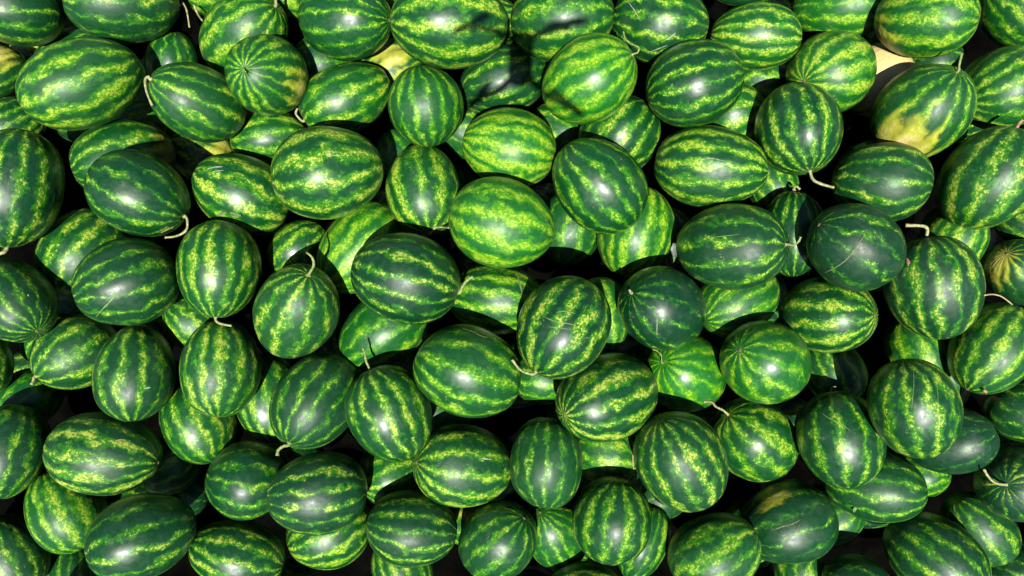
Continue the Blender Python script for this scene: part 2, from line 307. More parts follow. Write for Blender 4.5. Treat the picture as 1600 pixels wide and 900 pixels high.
SPOTS = {7: [-0.824, 0.425, -0.376, 0.35], 11: [0.337, 0.941, -0.017, 0.2], 15: [0.983, 0.014, -0.185, 0.3], 34: [0.057, -0.559, 0.827, 0.4], 37: [-0.581, -0.667, -0.466, 1.5], 38: [0.773, -0.5, -0.391, 0.5], 43: [0.426, -0.174, -0.888, 0.3], 99: [0.042, -0.463, -0.885, 0.4], 111: [-0.638, 0.756, 0.148, 0.35], 113: [-0.248, 0.966, -0.066, 0.12], 152: [0.86, 0.295, -0.417, 0.2], 154: [-0.945, 0.081, 0.316, 0.3]}
STEMS = {9: ([[-1.3695, 0.0966, 0.0102], [-1.3822, 0.0911, 0.0162]], 0.006, 0.005, 0), 10: ([[-0.9578, 0.5592, 0.0481], [-0.9664, 0.5481, 0.0511], [-0.9614, 0.5169, 0.0541], [-0.9446, 0.479, 0.0571]], 0.004, 0.003, 0), 3: ([[-0.6645, 0.8049, -0.0708], [-0.6588, 0.8258, -0.0648]], 0.005, 0.004, 1), 2: ([[-0.9458, 0.8189, -0.1128], [-0.9352, 0.8011, -0.1098], [-0.9283, 0.7742, -0.1068], [-0.9232, 0.7455, -0.1038]], 0.0035, 0.002, 0), 16: ([[-0.6136, 0.4901, -0.1154], [-0.6215, 0.502, -0.1114], [-0.6147, 0.5156, -0.1074]], 0.004, 0.003, 0), 20: ([[0.3225, 0.6055, 0.0949], [0.3253, 0.6178, 0.0973], [0.3036, 0.6268, 0.0997], [0.29, 0.6391, 0.1021], [0.2847, 0.6562, 0.1045]], 0.0026, 0.0018, 1), 31: ([[0.801, 0.2874, 0.036], [0.8213, 0.2749, 0.04], [0.8516, 0.2658, 0.044]], 0.0048, 0.0032, 0), 38: ([[1.1573, 0.5795, 0.084], [1.1599, 0.6055, 0.09]], 0.0034, 0.003, 1), 41: ([[1.3115, 0.4256, 0.0837], [1.317, 0.434, 0.0897]], 0.0045, 0.004, 2), 44: ([[-0.8811, 0.1807, -0.0037], [-0.8817, 0.1597, -0.0013], [-0.8962, 0.1456, 0.0011], [-0.9175, 0.1385, 0.0035], [-0.937, 0.1366, 0.0059]], 0.004, 0.0028, 0), 51: ([[-0.792, -0.0932, 0.0094], [-0.7748, -0.0981, 0.0134], [-0.7525, -0.1014, 0.0174]], 0.0042, 0.003, 0), 57: ([[-0.5221, 0.0328, 0.0988], [-0.5093, 0.0575, 0.0974], [-0.5118, 0.0771, 0.1004], [-0.5256, 0.0917, 0.1034]], 0.0052, 0.0026, 1), 60: ([[-0.1329, 0.0034, 0.0325], [-0.119, 0.0204, 0.0365], [-0.1035, 0.0305, 0.0405]], 0.0052, 0.0036, 1), 64: ([[0.0463, -0.2214, 0.0875], [0.0214, -0.211, 0.0915], [0.0, -0.1834, 0.1037]], 0.0042, 0.003, 0), 66: ([[-0.388, -0.194, 0.0347], [-0.3906, -0.1749, 0.0387], [-0.3948, -0.1593, 0.0427]], 0.004, 0.0026, 1), 67: ([[-0.6091, -0.4214, 0.03], [-0.6214, -0.4307, 0.034], [-0.6234, -0.4451, 0.038]], 0.005, 0.004, 1), 86: ([[0.4141, -0.1866, -0.0457], [0.401, -0.1739, -0.0427], [0.3897, -0.1701, -0.0397], [0.3777, -0.1569, 0.0103]], 0.0022, 0.0011, 1), 91: ([[0.7177, 0.1093, 0.1101], [0.7291, 0.1188, 0.1141], [0.7323, 0.1299, 0.1181]], 0.004, 0.0026, 1), 94: ([[0.8048, 0.2817, -0.1009], [0.8104, 0.2902, -0.0969], [0.8197, 0.2805, -0.0929]], 0.0045, 0.003, 0), 96: ([[1.098, 0.1556, 0.0454], [1.0821, 0.1637, 0.0494], [1.0359, 0.1651, 0.0534]], 0.0045, 0.0042, 0), 104: ([[0.9003, -0.2785, -0.0667], [0.9064, -0.2759, -0.0607]], 0.0032, 0.002, 0), 105: ([[0.6137, -0.3552, -0.1337], [0.5905, -0.3435, -0.1307], [0.5647, -0.3222, -0.0807], [0.5366, -0.3184, -0.058]], 0.0038, 0.003, 0), 117: ([[1.2859, -0.2815, -0.0035], [1.2763, -0.2757, 0.0003]], 0.005, 0.004, 2), 118: ([[1.2981, -0.5237, 0.0184], [1.2765, -0.5072, 0.0224], [1.26, -0.4838, 0.0264]], 0.004, 0.003, 0), 47: ([[-0.2109, 0.1652, -0.0244], [-0.1945, 0.168, -0.0365], [-0.167, 0.1618, 0.0135]], 0.0035, 0.0025, 0), 53: ([[-1.3315, -0.2567, -0.0513], [-1.3344, -0.2683, -0.0453]], 0.0045, 0.004, 0), 87: ([[0.3098, -0.0084, 0.0635], [0.3056, -0.005, 0.0685]], 0.004, 0.003, 0), 11: ([[-0.6831, 0.5534, 0.0985]], 0.004, 0.003, 1)}
SCARS = [(50, [[0.444, -0.552, 0.706], [0.729, -0.409, 0.549], [0.846, -0.32, 0.426], [0.957, -0.168, 0.238], [0.997, -0.04, 0.069]], 0.00164, 0), (95, [[0.159, -0.911, -0.381], [-0.197, -0.866, -0.46], [-0.443, -0.757, -0.481], [-0.643, -0.583, -0.497], [-0.769, -0.38, -0.514], [-0.832, -0.197, -0.518], [-0.865, -0.033, -0.502]], 0.00131, 1), (95, [[-0.688, -0.535, -0.491], [-0.819, -0.391, -0.42], [-0.925, -0.351, -0.149]], 0.00101, 1), (95, [[-0.745, -0.477, -0.467], [-0.803, -0.314, -0.507], [-0.858, -0.228, -0.46]], 0.00151, 1), (104, [[0.555, -0.582, 0.594], [0.73, -0.489, 0.477], [0.85, -0.352, 0.392], [0.966, -0.147, 0.215]], 0.00118, 0), (21, [[-0.7, 0.11, -0.705], [-0.837, -0.151, -0.526], [-0.852, -0.364, -0.376]], 0.00108, 3), (21, [[-0.72, -0.669, 0.185], [-0.759, -0.591, 0.272], [-0.796, -0.499, 0.343]], 0.00161, 3), (21, [[-0.419, -0.9, -0.122], [-0.567, -0.819, 0.091], [-0.619, -0.75, 0.232]], 0.00097, 3), (24, [[-0.973, 0.21, 0.098], [-0.947, 0.25, 0.2], [-0.944, 0.217, 0.249]], 0.00132, 3), (24, [[-0.982, 0.154, 0.113], [-0.959, 0.15, 0.241], [-0.912, 0.135, 0.388]], 0.00102, 3), (63, [[-0.329, 0.847, -0.417], [-0.421, 0.876, -0.235], [-0.512, 0.857, -0.064], [-0.489, 0.87, 0.065]], 0.00229, 1), (63, [[-0.159, 0.783, -0.601], [-0.068, 0.901, -0.428], [-0.271, 0.941, -0.201], [-0.308, 0.951, 0.014]], 0.00122, 1), (87, [[0.687, 0.354, 0.635], [0.814, 0.235, 0.531], [0.923, 0.071, 0.378]], 0.00115, 3), (113, [[-0.836, 0.34, -0.43], [-0.905, 0.363, -0.222], [-0.938, 0.346, 0.006], [-0.913, 0.365, 0.182]], 0.00111, 1), (113, [[-0.967, 0.033, -0.252], [-0.988, 0.152, -0.038], [-0.949, 0.287, 0.13]], 0.00089, 1), (62, [[-0.45, 0.784, 0.428], [-0.687, 0.508, 0.519], [-0.781, 0.168, 0.601]], 0.00221, 1), (96, [[0.309, -0.639, 0.704], [0.385, -0.663, 0.642], [0.414, -0.703, 0.578]], 0.00411, 2), (44, [[-0.146, -0.631, 0.762], [-0.178, -0.495, 0.851], [-0.111, -0.379, 0.919]], 0.00362, 2), (71, [[0.726, 0.569, -0.385], [0.67, 0.599, -0.439], [0.615, 0.602, -0.509]], 0.00213, 2), (82, [[-0.919, 0.393, -0.004], [-0.923, 0.373, 0.091], [-0.905, 0.364, 0.221]], 0.00215, 3), (54, [[0.696, 0.611, -0.377], [0.644, 0.666, -0.377], [0.591, 0.72, -0.364]], 0.00266, 3), (52, [[0.651, 0.533, -0.54], [0.64, 0.532, -0.554], [0.627, 0.522, -0.579]], 0.0021, 3), (45, [[0.662, 0.097, 0.743], [0.73, 0.22, 0.647], [0.797, 0.314, 0.516]], 0.00248, 3), (45, [[0.758, 0.053, 0.65], [0.819, 0.162, 0.55], [0.852, 0.226, 0.472]], 0.00138, 3), (64, [[-0.885, -0.436, 0.165], [-0.96, -0.233, 0.154], [-0.996, -0.004, 0.094], [-0.97, 0.244, 0.009]], 0.00131, 1), (64, [[-0.925, -0.245, 0.29], [-0.975, -0.04, 0.217], [-0.97, 0.213, 0.121]], 0.00091, 1), (64, [[-0.969, -0.248, 0.0], [-0.99, -0.082, -0.111], [-0.98, 0.112, -0.163]], 0.00101, 1), (29, [[0.984, -0.02, 0.176], [1.0, 0.028, -0.002], [0.975, -0.004, -0.22]], 0.00074, 3), (91, [[-0.159, -0.967, -0.199], [-0.178, -0.974, 0.141], [-0.207, -0.882, 0.423]], 0.00083, 0), (103, [[-0.282, 0.048, -0.958], [-0.706, -0.258, -0.659], [-0.835, -0.498, -0.234]], 0.00079, 0), (103, [[-0.484, 0.305, -0.82], [-0.791, 0.199, -0.578], [-0.962, 0.066, -0.266]], 0.00069, 0)]
STRAWS = [([[1.2033, -0.0179, 0.1108], [1.2502, -0.0166, 0.0766], [1.2735, -0.0233, 0.0766], [1.3001, -0.0432, 0.0766]], 0.0022, 'thin dry straw between two watermelons near the right edge'), ([[0.3441, -0.4392, -0.1022], [0.3434, -0.4633, -0.0878], [0.3429, -0.4934, -0.0851], [0.3468, -0.5165, -0.0968]], 0.0022, 'dry upright straw left of the dark watermelon with fanned stripes'), ([[-0.9138, 0.8127, -0.1112], [-0.9028, 0.7869, -0.1112], [-0.8738, 0.7546, -0.0757]], 0.0035, 'short pale vine end at the top edge above the round stemmed watermelon')]
LEAVES = [([-0.7944, 0.2034, -0.0206], 0.0249, 0.3, 'small green leaf scrap lying left on the grey-scuffed watermelon'), ([-0.7579, 0.2, -0.0215], 0.0303, -0.2, 'curled green leaf scrap lying right on the grey-scuffed watermelon'), ([1.0819, 0.5122, -0.344], 0.0178, 0.8, 'tiny pointed leaf scrap beside the dark round watermelon in the upper right'), ([-1.1148, 0.1625, -0.344], 0.0214, 0.1, 'dry leaf strip under the curled pale stem, upper left'), ([0.9742, -0.6282, -0.0923], 0.0196, 1.2, 'thin leaf tip poking out below the horizontal watermelon, lower right')]
LABELS = {
 1: "watermelon in the photo's top left corner, cut off by both edges",
 2: 'long dark watermelon at the top edge with a pale vine at its right end',
 3: 'round watermelon at the top edge partly tucked behind the one with a yellow side patch',
 4: 'small upright striped watermelon peeking out above the one with the hooked pale stem',
 5: 'large bright egg-shaped watermelon below the top left corner, tilted up to the right',
 6: 'watermelon whose rim shows just above the large bright egg-shaped one near top left',
 7: 'watermelon cut by the left edge between the top corner and the largest left-edge one',
 8: 'shaded watermelon on the left edge just above the largest upright one cut by that edge',
 9: 'big upright dark watermelon cut by the left edge, a pale stem stub at its bottom',
 10: 'watermelon near upper left with a pale hooked stem hanging from its left end',
 11: 'round watermelon near the top left with a yellow patch on its right side',
 12: 'watermelon at the top edge with a brown blossom scar on its right end',
 13: "large horizontal watermelon at the top edge, left of the drone shadow's body",
 14: 'pale sliver of watermelon between two at the top edge, left of the drone shadow',
 15: 'watermelon showing only a yellow-green patch between four others, left of the drone shadow',
 16: 'watermelon near the top, lower side cut by a curved shadow, stem at left',
 17: "upright oval watermelon with fine pale stripes, left of the melon holding the drone's shadow",
 18: "dark watermelon carrying the body of the drone's shadow",
 19: "large watermelon at the top edge under the right front rotor of the drone's shadow",
 20: 'bright light green watermelon right of the drone shadow with a curly green stem',
 21: 'dark scratched watermelon at the top edge above the gap beside the curly green stem',
 22: 'light horizontal watermelon just under the top edge, whole, right of the scratched one',
 23: 'rim of a watermelon along the top edge above the whole light horizontal one',
 24: 'big dark oval watermelon with pale scuffs on top, upper left of centre',
 25: "yellow-green watermelon directly below the one holding the drone's shadow",
 26: 'shaded diagonal-striped watermelon half under the bright one with the curly green stem',
 27: "oval watermelon tilted down to the right, upper right of the picture's centre",
 28: 'dark oval watermelon tilted slightly up to the right, below the scratched top-edge one',
 29: 'long horizontal watermelon with bold pale stripes, right of centre in the upper half',
 30: 'plain light green watermelon wedged under two dark ovals, upper right of centre',
 31: 'dark round watermelon in the upper right with a pale stem hanging at its bottom',
 32: 'finely striped round watermelon whose stripes fan from its left, in front of a cream patch',
 33: 'light green horizontal watermelon at the top edge left of the yellow-cornered one',
 34: 'watermelon at the top edge with a yellow patch at its lower left corner',
 35: "watermelon in the photo's top right corner, cut off by both edges",
 36: "light green oval watermelon with close stripes, just above the picture's centre",
 37: 'watermelon turned with its cream ground patch upward, half hidden in the upper right',
 38: 'watermelon with a large yellow ground patch at its lower left, upper right',
 39: 'watermelon cut by the right edge, stripes fanning from its left, second below the corner',
 40: 'dark horizontal watermelon below the one with the large yellow ground patch',
 41: 'large dark diagonal watermelon cut by the right edge in the upper half',
 42: 'shaded watermelon bit under the yellow-cornered one at the top edge, upper right',
 43: 'watermelon half covered by the dark one with a curled stem, brown-yellow right end',
 44: 'dark watermelon in the upper left with a curled pale stem at its lower right end',
 45: 'watermelon with a grey scuff and small leaf bits on it, upper left',
 46: 'watermelon half under the round yellow-patched one, left of the big scuffed dark oval',
 47: 'upright watermelon with wide vertical stripes left of the yellow-green one, upper middle',
 48: 'watermelon bit showing in the gap under the brown-scarred one at the top edge',
 49: 'watermelon with its left side showing behind the pale-scratched one, left part',
 50: 'large dark watermelon with a long pale scratch, left of the upright striped one',
 51: 'upright watermelon with blotchy yellow stripes and a pale stem at its bottom, left part',
 52: 'dark watermelon cut by the left edge at mid height, star-shaped blossom end showing',
 53: 'watermelon with a pale stem stub at its left end, below the pale-scratched one',
 54: 'upright dark watermelon with vertical stripes and a small white nick, left part',
 55: 'upright vertical-striped watermelon right under the pale stem of the one above it',
 56: 'light watermelon bit wedged below and between the scratched and the two upright ones',
 57: 'round watermelon with a long upright pale stem pointing up, left of centre',
 58: 'small shaded watermelon above the tip of the long upright stem',
 59: 'bright yellow-striped watermelon half behind the large dark one left of centre',
 60: 'large dark oval watermelon left of centre with a pale stem at its right end',
 61: 'bright green watermelon crossed by a thin stem shadow, below the large dark oval one',
 62: 'pale-striped watermelon behind the stem of the large dark oval one, near the centre',
 63: 'large oval watermelon with a brownish top rim, just below the centre',
 64: "dark oval watermelon with brownish scuffs, just right of the picture's centre",
 65: 'pale watermelon bit below the brown-scuffed dark oval, near the centre',
 66: 'upright oval watermelon left of the brownish-rimmed one, its stem at the top left',
 67: 'diagonal-striped watermelon with a hooked stem at its lower left, lower left of centre',
 68: 'glossy watermelon bit left of the diagonal-striped one with the hooked stem',
 69: 'watermelon half hidden below the two upright vertical-striped ones, left part',
 70: 'light sliver of watermelon right of the horizontal one with an end scar, lower left',
 71: 'large horizontal watermelon with a pale scar at its right end, lower left',
 72: 'dark upright watermelon cut by the left edge, beside the large horizontal scarred one',
 73: 'watermelon with crisp pale yellow stripes under the large horizontal one, lower left',
 74: 'largest dark watermelon at the bottom edge in the lower left',
 75: "watermelon in the photo's bottom left corner, cut off by both edges",
 76: 'small upright striped watermelon bit at the bottom edge near the left corner',
 77: 'dark watermelon cut by the bottom edge, right of the largest lower left one',
 78: 'watermelon partly under a dark rounder one, below the hooked stem, lower left',
 79: 'dark rounded watermelon resting on two others, lower left of centre near the bottom',
 80: 'watermelon under the dark rounded one, with its lower half lit, near the bottom edge',
 81: 'dark oval watermelon near the bottom edge, left of the middle',
 82: 'watermelon with a small white nick, below the brownish-rimmed one',
 83: 'light green watermelon bit between the upright oval and the white-nicked one',
 84: 'upright narrow watermelon below the centre, over a yellow-green one',
 85: 'dark watermelon with stripes fanning from its lower left, right below the brown-scuffed oval',
 86: 'bright plain green watermelon with a thin squiggly tendril, right of centre',
 87: 'very dark round watermelon with a small white mark, right of centre',
 88: 'yellow-striped watermelon under the one tilted down right, near the centre',
 89: 'glossy watermelon bit between the light close-striped one and the yellow-striped one',
 90: 'narrow yellow-green strip of watermelon along the right side of the brown-scuffed oval',
 91: 'large dark horizontal watermelon right of centre with a small stem at its right end',
 92: 'bright green watermelon below the large dark horizontal one, cut by a curved shadow',
 93: 'bright rounded watermelon with a star-shaped blossom end, right of the squiggly tendril one',
 94: 'shaded upright watermelon between the large dark horizontal one and the Y-scratched round one',
 95: 'dark round watermelon with Y-shaped pale scratches, right part',
 96: 'large upright watermelon with a pinkish nick and a pale stem on top, right part',
 97: 'yellowish watermelon bit behind the top of the large pinkish-nicked upright one',
 98: 'bold-striped horizontal watermelon below the Y-scratched round one',
 99: 'round watermelon cut by the right edge at mid height, yellow-brown left side',
 100: 'watermelon cut by the right edge, stripes fanning up from its lower left, below mid height',
 101: 'yellow-green watermelon bit beneath the large pinkish-nicked upright one',
 102: 'watermelon bit below the bold-striped horizontal one, half in shadow',
 103: 'large upright watermelon with wide yellow blotches at its base, right part of lower half',
 104: 'dark upright watermelon with a pale scratch and white stem mark on top, lower right',
 105: 'round watermelon with a pale stem reaching up left, lower right of centre',
 106: 'dark oval watermelon with pale stripes fanning from its top left, lower right of centre',
 107: 'round upright watermelon near the bottom edge, right of a yellow-green one',
 108: 'watermelon strip showing at the right side of the round upright one near the bottom',
 109: 'bright yellow-green watermelon below the upright narrow one, near the bottom edge',
 110: 'round watermelon at the bottom edge, left of the bright yellow-green one',
 111: 'yellow sliver of watermelon between two dark ones near the bottom edge, left of middle',
 112: 'diagonal-striped watermelon cut by the bottom edge, right of middle',
 113: 'scarred watermelon with few stripes and a brownish top, near the bottom right',
 114: 'horizontal watermelon under the dark upright scratched one, lower right',
 115: 'small yellow-green watermelon bit right of the scarred one with few stripes',
 116: 'plain dark green watermelon to the right of the wide-blotched upright one',
 117: 'watermelon cut by the right edge, reddish stem end at its left, lower half',
 118: 'dark watermelon on the right edge with a pale stem lying across it, lower right',
 119: 'slim watermelon tilted down right with a small dark end spot, near the bottom right corner',
 120: 'large diagonal watermelon at the bottom edge, nearest the right corner',
 121: 'watermelon bit at the bottom edge under the dark oval left of middle',
 122: 'dark rim of a watermelon at the very middle right of the bottom edge',
 123: 'shaded watermelon at the bottom edge left of the large diagonal one',
 124: 'small upright watermelon bit at the bottom edge under the scarred one',
 125: "dim shaded watermelon in the photo's bottom right corner",
 126: 'shaded rim of a watermelon on the left edge, below the star-ended one',
 127: 'yellow-green watermelon strip at the left edge, just above the dark upright one there',
 128: 'light watermelon bit between the star-ended one and the one with a stem stub, left',
 129: 'shaded watermelon bit on the right edge under the large dark diagonal one',
 130: 'watermelon bit at the right end of the long bold-striped horizontal one',
 132: 'watermelon bit in the gap under the whole light horizontal one near the top',
 133: 'light watermelon bit at the top edge above the round stemmed one, upper left',
 134: 'light watermelon bit at the top edge left of the brown-scarred one',
 136: 'light watermelon bit under the lower left of the curly-stemmed bright one',
 139: 'bright green watermelon bit beneath the fan-striped dark one, right below the centre',
 145: 'watermelon strip between the wide-blotched upright one and the right-edge fan-striped one',
 148: 'light watermelon bit above the upright wide-striped one, upper middle',
 149: "light watermelon bit left of the yellow-green one under the drone's shadow",
 151: 'yellow sliver of watermelon below the plain dark green one, lower right',
 138: 'pale watermelon sliver below the left of the brownish-rimmed one',
 152: 'shaded watermelon with a yellow patch below the one with the hooked pale stem',
 153: 'watermelon rim above the half-covered one with the brown-yellow end, upper left',
 154: 'pale yellow sliver of watermelon under the top left corner one',
}


# ---------------------------------------------------------------- node helper
class NT:
    def __init__(self, name):
        self.m = bpy.data.materials.new(name)
        self.m.use_nodes = True
        self.t = self.m.node_tree
        for n in list(self.t.nodes):
            self.t.nodes.remove(n)
        self.out = self.t.nodes.new("ShaderNodeOutputMaterial")

    def new(self, kind, **kw):
        n = self.t.nodes.new(kind)
        for k, v in kw.items():
            setattr(n, k, v)
        return n

    def put(self, sock, v):
        if isinstance(v, bpy.types.NodeSocket):
            self.t.links.new(v, sock)
        elif v is not None:
            sock.default_value = v

    def math(self, op, a, b=None, c=None, clamp=False):
        n = self.new("ShaderNodeMath", operation=op, use_clamp=clamp)
        self.put(n.inputs[0], a)
        self.put(n.inputs[1], b)
        self.put(n.inputs[2], c)
        return n.outputs[0]

    def vmath(self, op, a, b=None, out=0):
        n = self.new("ShaderNodeVectorMath", operation=op)
        self.put(n.inputs[0], a)
        if op == 'SCALE':
            self.put(n.inputs['Scale'], b)
        else:
            self.put(n.inputs[1], b)
        return n.outputs[out]

    def noise(self, vec, scale, detail=2.0, rough=0.5, dist=0.0, color=False):
        n = self.new("ShaderNodeTexNoise")
        self.put(n.inputs['Vector'], vec)
        n.inputs['Scale'].default_value = scale
        n.inputs['Detail'].default_value = detail
        n.inputs['Roughness'].default_value = rough
        n.inputs['Distortion'].default_value = dist
        return n.outputs['Color' if color else 'Fac']

    def step(self, v, lo, hi, a=0.0, b=1.0):
        n = self.new("ShaderNodeMapRange", interpolation_type='SMOOTHSTEP')
        self.put(n.inputs['Value'], v)
        self.put(n.inputs['From Min'], lo)
        self.put(n.inputs['From Max'], hi)
        self.put(n.inputs['To Min'], a)
        self.put(n.inputs['To Max'], b)
        return n.outputs[0]

    def mix(self, f, a, b, mode='MIX'):
        n = self.new("ShaderNodeMix", data_type='RGBA', blend_type=mode)
        n.clamp_factor = True
        self.put(n.inputs[0], f)
        for s, v in ((n.inputs[6], a), (n.inputs[7], b)):
            self.put(s, (*v, 1.0) if isinstance(v, tuple) else v)
        return n.outputs[2]

    def prop(self, name, out='Fac', kind='OBJECT'):
        n = self.new("ShaderNodeAttribute", attribute_type=kind, attribute_name=name)
        return n.outputs[out]

    def principled(self, col, rough, bump=None, spec=0.12, **kw):
        p = self.new("ShaderNodeBsdfPrincipled")
        self.put(p.inputs['Base Color'], (*col, 1.0) if isinstance(col, tuple) else col)
        self.put(p.inputs['Roughness'], rough)
        p.inputs['Specular IOR Level'].default_value = spec
        for k, v in kw.items():
            self.put(p.inputs[k], v)
        if bump is not None:
            self.t.links.new(bump, p.inputs['Normal'])
        self.t.links.new(p.outputs[0], self.out.inputs[0])
        return p

    def bump(self, h, strength, dist, normal=None):
        b = self.new("ShaderNodeBump")
        b.inputs['Strength'].default_value = strength
        b.inputs['Distance'].default_value = dist
        self.put(b.inputs['Height'], h)
        if normal is not None:
            self.t.links.new(normal, b.inputs['Normal'])
        return b.outputs[0]


# ---------------------------------------------------------------- rind
def make_rind():
    T = NT("striped_rind")
    P = T.prop('rind', 'Vector', 'GEOMETRY')
    seed = T.prop('seed')
    tone = T.prop('tone')
    lime = T.prop('lime')
    nst = T.prop('stripes')
    off = T.new("ShaderNodeCombineXYZ")
    T.put(off.inputs[0], seed)
    T.put(off.inputs[1], T.math('MULTIPLY', seed, 1.7))
    T.put(off.inputs[2], T.math('MULTIPLY', seed, -0.6))
    Q = T.vmath('ADD', P, off.outputs[0])
    sep = T.new("ShaderNodeSeparateXYZ")
    T.put(sep.inputs[0], P)
    x, y, z = sep.outputs
    rad = T.math('SQRT', T.math('ADD', T.math('MULTIPLY', x, x), T.math('MULTIPLY', y, y)))
    phi = T.math('MULTIPLY', T.math('ARCTAN2', y, x), 1 / (2 * math.pi))
    u0 = T.math('MULTIPLY', phi, nst)
    low = T.new("ShaderNodeTexNoise")
    T.put(low.inputs['Vector'], Q)
    low.inputs['Scale'].default_value = 2.6
    low.inputs['Detail'].default_value = 1.5
    lowc = T.new("ShaderNodeSeparateColor")
    T.put(lowc.inputs[0], low.outputs['Color'])
    l1, l2, l3 = lowc.outputs
    med = T.new("ShaderNodeTexNoise")
    T.put(med.inputs['Vector'], Q)
    med.inputs['Scale'].default_value = 7.5
    med.inputs['Detail'].default_value = 2.5
    med.inputs['Roughness'].default_value = 0.6
    medc = T.new("ShaderNodeSeparateColor")
    T.put(medc.inputs[0], med.outputs['Color'])
    m1, m2, m3 = medc.outputs
    fin = T.new("ShaderNodeTexNoise")
    T.put(fin.inputs['Vector'], Q)
    fin.inputs['Scale'].default_value = 19.0
    fin.inputs['Detail'].default_value = 3.0
    fin.inputs['Roughness'].default_value = 0.72
    finc = T.new("ShaderNodeSeparateColor")
    T.put(finc.inputs[0], fin.outputs['Color'])
    f1, f2, f3 = finc.outputs

    def c(v, k):                                  # centred and scaled
        return T.math('MULTIPLY', T.math('SUBTRACT', v, 0.5), k)
    mid_zone = T.step(rad, 0.05, 0.55)
    warp = T.math('MULTIPLY', T.math('ADD', c(l1, 1.0), c(m1, 0.42)), mid_zone)
    u = T.math('ADD', u0, T.math('ADD', warp, T.math('FRACT', seed)))
    fr = T.math('FRACT', u)
    s = T.math('SUBTRACT', 1.0, T.math('MULTIPLY', T.math('ABSOLUTE', T.math('SUBTRACT', fr, 0.5)), 2.0))   # 1 stripe middle .. 0 band middle
    # each stripe has its own strength and breaks up along its length
    sid = T.new("ShaderNodeTexWhiteNoise", noise_dimensions='2D')
    cmb = T.new("ShaderNodeCombineXYZ")
    T.put(cmb.inputs[0], T.math('FLOOR', u))
    T.put(cmb.inputs[1], seed)
    T.put(sid.inputs['Vector'], cmb.outputs[0])
    e = T.math('ADD', s, T.math('MULTIPLY', T.math('SUBTRACT', tone, 0.45), 0.30))
    e = T.math('ADD', T.math('ADD', e, T.prop('cover')), c(l2, 1.2))
    e = T.math('ADD', e, T.math('MULTIPLY', c(sid.outputs['Value'], 0.30), s))
    ragm = T.math('MULTIPLY', c(m2, 0.95), T.step(rad, 0.02, 0.4, 0.3, 1.0))
    e = T.math('ADD', e, ragm)
    eg = T.math('ADD', T.math('ADD', e, 0.06), c(f1, 1.0))
    green = T.step(eg, 0.20, 0.70)
    ey = T.math('ADD', T.math('ADD', e, c(m3, 0.75)), c(f2, 2.1))
    yellow = T.step(ey, 0.60, 0.92)
    # colours
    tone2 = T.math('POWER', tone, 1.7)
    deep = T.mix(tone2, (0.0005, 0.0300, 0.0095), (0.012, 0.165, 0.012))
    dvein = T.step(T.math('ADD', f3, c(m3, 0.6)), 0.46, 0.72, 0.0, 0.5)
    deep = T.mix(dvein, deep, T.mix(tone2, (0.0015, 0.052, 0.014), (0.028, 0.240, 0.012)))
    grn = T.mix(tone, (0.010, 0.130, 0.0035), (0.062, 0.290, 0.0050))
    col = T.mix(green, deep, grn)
    pale = T.mix(lime, (0.480, 0.540, 0.075), (0.290, 0.500, 0.012))
    lightc = T.mix(T.step(T.math('ADD', f3, c(m1, 0.3)), 0.42, 0.56), T.mix(0.18, grn, pale), pale)
    col = T.mix(yellow, col, lightc)
    # ground patch
    sp = T.prop('spot', 'Vector')
    ssize = T.prop('spot_size')
    dt = T.vmath('DOT_PRODUCT', P, sp, out=1)
    ang = T.math('ARCCOSINE', T.math('MINIMUM', dt, 0.9999))
    ang = T.math('ADD', ang, T.math('ADD', c(m1, 0.35), c(l3, 0.6)))
    ang = T.math('SUBTRACT', ang, T.math('MULTIPLY', T.math('SUBTRACT', s, 0.4), 0.45))
    sd = T.math('SUBTRACT', ang, ssize)
    on = T.step(ssize, 0.02, 0.1)
    e1 = T.math('MULTIPLY', T.step(sd, -0.10, 0.34, 1.0, 0.0), on)
    e2 = T.math('MULTIPLY', T.step(sd, -0.75, 0.0, 1.0, 0.0), on)
    spot_c = T.mix(T.step(f1, 0.35, 0.7), (0.64, 0.52, 0.16), (0.78, 0.64, 0.32))
    col = T.mix(T.math('MULTIPLY', e1, 0.92), col, T.mix(0.42, (0.64, 0.60, 0.050), col))
    col = T.mix(e2, col, spot_c)
    # weathered scuffs and healed nicks
    scuff = T.math('MULTIPLY', T.step(l3, 0.62, 0.74), T.step(T.math('ADD', f2, c(m3, 0.5)), 0.58, 0.70))
    col = T.mix(T.math('MULTIPLY', scuff, 0.55), col, (0.36, 0.31, 0.18))
    nick = T.new("ShaderNodeTexVoronoi", feature='F1')
    T.put(nick.inputs['Vector'], Q)
    nick.inputs['Scale'].default_value = 5.0
    nk = T.math('MULTIPLY', T.step(nick.outputs['Distance'], 0.035, 0.06, 1.0, 0.0), T.step(T.vmath('DOT_PRODUCT', nick.outputs['Color'], (0.6, 0.4, 0.0), out=1), 0.66, 0.70))
    col = T.mix(T.math('MULTIPLY', nk, 0.85), col, (0.42, 0.34, 0.20))
    # corky ends
    ring = T.step(T.math('ADD', rad, c(f1, 0.05)), 0.035, 0.060, 1.0, 0.0)
    col = T.mix(T.math('MULTIPLY', ring, 0.8), col, (0.17, 0.13, 0.055))
    # thin waxy dust film
    dust = T.step(T.math('ADD', l1, c(m3, 0.5)), 0.42, 0.80, 0.0, 0.04)
    col = T.mix(dust, col, (0.24, 0.28, 0.24))
    rough = T.math('ADD', 0.47, T.math('ADD', c(m2, 0.25), dust))
    crough = T.math('ADD', T.math('ADD', 0.385, T.prop('wax')), T.math('ADD', c(m3, 0.45), T.math('ADD', c(l3, 0.25), dust)))
    hgt = T.noise(Q, 7.0, 1.0, 0.5)
